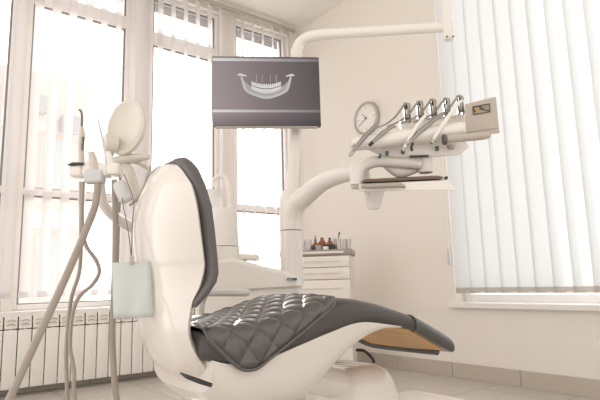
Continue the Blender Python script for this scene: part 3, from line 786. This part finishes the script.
# support arm: runs down behind the backrest to the unit
bm = N(); tube(bm, [V(100, 180, HV+.03), V(103, 202, HV+.06), V(112, 214, HV+.15), V(130, 226, HV+.3), V(170, 246, HV+.5), V(206, 262, 2.93)], [.024, .03, .034, .034, .034, .034], n=14, squash=.7); obj('support_arm', bm, 'shell2', ah)
def hose(name, label, pts, r, m='hose', grp='hoses hanging from the assistant holder'):
    bm = N(); tube(bm, pts, r, n=12); o = obj(name, bm, m, origin=pts[-1]); return tag(o, label, 'hose', grp)
hose('suction_hose', 'thick grey suction hose sweeping down to the lower left from the holder', [V(98, 182, HV-.03), V(95, 205, HV-.06), V(84, 235, HV-.1), V(60, 290, HV-.2), V(32, 350, HV-.3), V(10, 398, HV-.35), V(-5, 430, HV-.4), V(20, 490, HV-.3), V(120, 520, HV-.1)], [.0145, .0145, .014, .0135, .013, .013, .013, .013], 'hose')
hose('syringe_hose', 'thin grey hose hanging almost straight down beneath the syringe', [V(81, 182, HV-.02), V(81, 230, HV-.03), V(79.5, 270, HV-.04), V(71, 300, HV-.05), V(66.5, 345, HV-.05), V(67, 385, HV-.05), V(69, 405, HV-.05), V(90, 490, HV)], .0075)
hose('coiled_hose', 'thin grey hose looping out to the right and back below the holder', [V(83, 182, HV-.03), V(82, 220, HV-.03), V(86, 245, HV-.035), V(97, 262, HV-.04), V(99, 274, HV-.045), V(91, 286, HV-.05), V(79, 297, HV-.06), V(72.5, 315, HV-.065), V(70, 345, HV-.07), V(74, 370, HV-.07), V(76, 405, HV-.07), V(100, 495, HV)], .0075)
hose('ejector_hose', 'grey hose hanging vertically behind the left edge of the pale green bib', [V(114.5, 180, HV-.01), V(115.5, 215, HV-.01), V(115, 270, HV-.01), V(112.5, 325, HV-.02), V(113.5, 365, HV-.02), V(117, 402, HV-.02), V(130, 480, HV)], .012)
# spare bottle / headrest side knob at the shell
bm = N(); p0 = V(119, 184, 2.06); p1 = V(127, 200, 2.06); tube(bm, [p0-(p1-p0)*.15, p0, (p0+p1)/2, p1, p1+(p1-p0)*.1], [.012, .026, .030, .028, .012], n=16)
tag(obj('cup_holder', bm, 'grey_box', origin=p1), 'small pale grey rounded clip-on holder beside the left shoulder of the backrest', 'holder')
# bib with clip and chain
bb = V(132, 262, 1.88)
bi = thing('dental_bib', 'pale green paper bib hanging from a clip left of the backrest', 'bib', bb, RY)
bm = N(); cs = [(112, 263), (132, 261.8), (150, 261.5), (153.5, 317), (133, 318.5), (113.5, 319)]
rows = []
for j in range(9):
    f = j/8; rows.append([V(112+1.6*f+(38.5+1.5*f)*i/8, 262.7+56*f-1.3*(i/8)-(.4*f)*(i/8), 1.88+.006*sin(i*1.3+j*.5)*f) for i in range(9)])
loft(bm, rows, closed=False); obj('paper', bm, 'bib', bi, solidify=.0015)
bm = N(); box(bm, V(131.3, 260.5, 1.875), (.012, .012, .030), rz=RY, ry=radians(5), bev=.002); cl = obj('clip', bm, 'warm_grey', bi)
bm = N(); tube(bm, [V(131.2, 256.5, 1.875), V(128, 230, 1.92), V(121.5, 196, 2.04), V(119, 176, 2.06)], .0018, n=6); tube(bm, [V(131.4, 256.5, 1.875), V(132.3, 225, 1.93), V(133.5, 200, 1.99), V(124, 174, 2.08)], .0018, n=6); obj('chain', bm, 'dark_metal', bi)

# ------------------------------------------------------------------ dental lamp
LV = 2.26
lb = V(137, 200, LV)
la = thing('dental_lamp', 'round pale dental lamp head tilted in front of the sunny window', 'dental lamp', lb, RY)
lc = V(127.5, 128, LV); axn = yaw((-.30, -.93, .12))
rolla = 0
bm = N(); lathe(bm, [(.0, -.035), (.06, -.034), (.095, -.026), (.118, -.008), (.125, .008), (.122, .018), (.108, .022), (.100, .016), (.06, .006), (0, .003)], lc, axis=axn, n=40, sx=.80, sy=1.08); obj('reflector_dish', bm, 'lamp_shell', la)
bm = N(); lathe(bm, [(.02, -.04), (.045, -.03), (.05, -.005), (.045, .02), (.02, .03)], V(110, 143, LV-.04), axis=yaw((-.8, -.5, 0)), n=24, sx=.6, sy=.9); obj('bulb_housing', bm, 'lamp_shell', la)
bm = N(); tube(bm, [V(108, 164, LV), V(122, 160, LV), V(138, 158, LV), V(149, 157, LV)], [.02, .028, .026, .014], n=14, squash=.8); obj('yoke', bm, 'lamp_shell', la)
bm = N(); tube(bm, [V(111, 150, LV), V(109, 157, LV), V(112, 163, LV)], .018, n=10); obj('handle', bm, 'lamp_shell', la)
bm = N(); tube(bm, [V(118, 163, LV+.01), V(125, 166, LV+.01), V(130, 172, LV+.01), V(134, 185, LV+.02), V(140, 200, LV+.04), V(152, 230, LV+.12), V(185, 262, LV+.45), V(205, 272, 2.95)], [.016, .02, .022, .022, .024, .024, .024, .024], n=14); obj('lamp_arm', bm, 'lamp_shell', la)
bm = N(); tube(bm, [V(130, 160, LV), V(142, 165, LV), V(149, 170, LV)], [.008, .007, .006], n=10); obj('switch_lever', bm, 'warm_grey', la)
bm = N(); tube(bm, [V(150, 166, 2.12), V(147, 178, 2.12), V(143, 190, 2.13), V(137, 199, 2.15), V(130, 205, 2.18)], [.006, .007, .007, .007, .006], n=10); obj('grab_loop', bm, 'warm_grey', la)

# ------------------------------------------------------------------ drawer cabinet with its bottles
ang = radians(-48)
fr = V(349.5, 250, 4.55)      # front right upper corner
ux = Vector((cos(ang), sin(ang), 0)); uy = Vector((-sin(ang), cos(ang), 0))
CW, CD = .62, .42
def cb(x, y, z): return Vector((fr.x, fr.y, 0))+ux*x+uy*y+Vector((0, 0, z))
TZ = V(352.5, 249, 4.55).z
ca_ = thing('drawer_cabinet', 'cream drawer cabinet with grey-brown worktop standing in the room corner', 'cabinet', cb(-CW/2, CD/2, 0), ang)
bm = N(); box(bm, cb(-CW/2, CD/2+.01, .05+(TZ-.07)/2), (CW-.006, CD-.02, TZ-.07), rz=ang); obj('carcass', bm, 'cabinet', ca_, smooth=False)
bm = N(); box(bm, cb(-CW/2+.01, CD/2-.01, TZ-.022), (CW+.02, CD+.02, .050), rz=ang, bev=.004); obj('worktop', bm, 'worktop', ca_)
bm = N(); box(bm, cb(-CW/2, -.024, TZ-.022), (CW-.10, .008, .018), rz=ang, bev=.003); obj('edge_strip', bm, 'cabinet', ca_)
z = TZ-.052
for k, h in enumerate((.10, .105, .17, .17, .17, .17)):
    bm = N(); box(bm, cb(-CW/2, -.008, z-h/2), (CW-.012, .018, h-.006), rz=ang, bev=.003); d_ = obj('drawer', bm, 'cabinet', ca_)
    bm = N(); box(bm, cb(-CW/2+.04, -.026, z-h*.42), (.36, .012, .014), rz=ang, bev=.003)
    for s_ in (-.16, .16): box(bm, cb(-CW/2+.04+s_, -.018, z-h*.42), (.012, .014, .010), rz=ang)
    obj('handle', bm, 'cabinet', d_)
    z -= h
bm = N(); box(bm, cb(-CW/2, CD/2, .03), (CW-.04, CD-.04, .06), rz=ang); obj('plinth', bm, 'cabinet', ca_, smooth=False)
TT = TZ+.003
def on_top(px, dy):      # a spot on the worktop below picture column px
    best = None
    for i in range(200):
        p = cb(-CW+i*.0033, dy, TT); d = p-Vector((0, 0, H))
        u_ = d.x*cos(YAW)-d.y*sin(YAW); v_ = d.x*sin(YAW)+d.y*cos(YAW)
        X = 300+F*(u_*_r[0]+v_*_r[1]+d.z*_r[2])/(v_*cp+d.z*sp)
        if best is None or abs(X-px) < best[0]: best = (abs(X-px), p)
    return best[1]
def topthing(name, px, dy, prof, m, label, cat, grp=None, capm=None, cap=None, capname='cap'):
    p = on_top(px, dy)
    if cap:
        t = thing(name, label, cat, p, 0, grp)
        bm = N(); lathe(bm, prof, p, n=20); obj('body', bm, m, t)
        bm = N(); lathe(bm, cap, p, n=16); obj(capname, bm, capm, t)
    else:
        bm = N(); lathe(bm, prof, p, n=20); t = tag(obj(name, bm, m, origin=p), label, cat, grp)
    return t
G = 'small bottles and jars on the cabinet worktop'
topthing('paper_cup', 302, .10, [(.022, 0), (.030, .085), (.028, .085), (.020, .004)], 'clock_face', 'white paper cup at the left end of the cabinet top', 'cup')
topthing('glass_tumbler', 308.5, .08, [(.03, 0), (.034, .10), (.032, .10), (.028, .005)], 'tumbler', 'clear glass tumbler on the cabinet top right of the paper cup', 'glass')
topthing('dropper_bottle', 315.5, .14, [(.026, 0), (.027, .05), (.022, .065), (.010, .085), (.010, .09)], 'amber', 'tall amber dropper bottle, leftmost of the brown bottles on the cabinet', 'bottle', G, 'dark_metal', [(.011, .085), (.011, .10), (.006, .115), (.005, .14), (0, .142)])
topthing('round_bottle', 322.5, .16, [(.036, 0), (.04, .05), (.038, .075), (.02, .098), (.014, .10)], 'amber', 'widest amber bottle, in the middle of the brown bottles on the cabinet', 'bottle', G, 'amber', [(.017, .098), (.017, .12), (.0, .122)])
topthing('reagent_bottle', 330, .14, [(.026, 0), (.03, .05), (.026, .07), (.011, .095), (.010, .1)], 'amber', 'amber bottle with orange shoulders, rightmost of the brown bottles on the cabinet', 'bottle', G, 'black', [(.011, .096), (.011, .115), (0, .116)])
topthing('cream_jar', 313.5, .045, [(.022, 0), (.024, .02), (.022, .036), (0, .037)], 'black', 'small dark jar standing before the dropper bottle, at the left of the front row', 'jar', G, 'amber', [(.023, .036), (.023, .05), (0, .05)], 'lid')
topthing('cream_jar', 318.5, .045, [(.028, 0), (.03, .02), (.028, .045), (0, .046)], 'lilac', 'lilac grey jar in the front row on the cabinet top', 'jar', G)
topthing('cream_jar', 326, .04, [(.028, 0), (.029, .02), (.028, .03), (0, .031)], 'clock_face', 'white-bodied jar with a dark lid in the front row on the cabinet', 'jar', G, 'black', [(.029, .03), (.029, .045), (0, .045)], 'lid')
topthing('cream_jar', 332.5, .04, [(.03, 0), (.031, .02), (.03, .045), (0, .046)], 'black', 'black jar at the right end of the front row on the cabinet', 'jar', G)
def steel_cup(px, dy, h, label, r=.018):
    return topthing('steel_cup', px, dy, [(r, 0), (r, h), (r-.002, h), (r-.002, .004)], 'steel', label, 'cup', 'steel cups on the cabinet worktop')
steel_cup(334.5, .12, .105, 'tall narrow steel cup right behind the black jar, leftmost of the steel cups', .014)
steel_cup(339, .06, .095, 'steel cup on the cabinet holding a dark instrument', .024)
steel_cup(344.5, .07, .09, 'steel cup on the cabinet just right of the one holding an instrument', .016)
steel_cup(349, .07, .09, 'steel cup at the far right end of the cabinet top', .020)
p = on_top(339, .06); bm = N(); tube(bm, [p+Vector((0, 0, .01)), p+Vector((.0, 0, .10)), p+ux*.012+Vector((0, 0, .155))], [.003, .004, .008], n=8)
tag(obj('dental_probe', bm, 'black', origin=p+Vector((0, 0, .01))), 'dark slim instrument leaning in a steel cup on the cabinet', 'instrument')

# ------------------------------------------------------------------ light
sc = bpy.context.scene
w = bpy.data.worlds.new('sky'); sc.world = w; w.use_nodes = True
nt = w.node_tree; bg = nt.nodes['Background']
sd = V(142, 128, 1)-Vector((0, 0, H)); sd.normalize()
tc = nt.nodes.new('ShaderNodeTexCoord')
dp_ = nt.nodes.new('ShaderNodeVectorMath'); dp_.operation = 'DOT_PRODUCT'; dp_.inputs[1].default_value = (sd.x, sd.y, 0)
nt.links.new(tc.outputs['Generated'], dp_.inputs[0])
rp = nt.nodes.new('ShaderNodeValToRGB')
mr = nt.nodes.new('ShaderNodeMapRange'); mr.inputs[1].default_value = -1; mr.inputs[2].default_value = 1
nt.links.new(dp_.outputs['Value'], mr.inputs[0]); nt.links.new(mr.outputs[0], rp.inputs[0])
e = rp.color_ramp.elements
e[0].position = .25; e[0].color = (.44, .415, .385, 1)
e[1].position = .88; e[1].color = (1, .985, .965, 1)
nt.links.new(rp.outputs[0], bg.inputs[0]); bg.inputs[1].default_value = 2.0
L = bpy.data.lights.new('sun', 'SUN'); L.energy = 3.6; L.angle = radians(1.5); L.color = (1, .93, .84)
so = bpy.data.objects.new('sun', L); C.objects.link(so); so.rotation_euler = (sd).to_track_quat('Z', 'Y').to_euler(); so.location = (2, 9, 5)

# ------------------------------------------------------------------ camera
cam = bpy.data.cameras.new('camera'); cam.sensor_width = 36; cam.sensor_fit = 'HORIZONTAL'; cam.lens = F/600*36; cam.clip_start = .02; cam.clip_end = 200
co = bpy.data.objects.new('camera', cam); C.objects.link(co)
r, u, f = yaw(_r), yaw(_u), yaw(_f)
co.matrix_world = Matrix(((r.x, u.x, -f.x, 0), (r.y, u.y, -f.y, 0), (r.z, u.z, -f.z, H), (0, 0, 0, 1)))
sc.camera = co
sc.view_settings.view_transform = 'Standard'; sc.view_settings.look = 'None'; sc.view_settings.gamma = 1; sc.view_settings.use_curve_mapping = False
sc.view_settings.exposure = .50
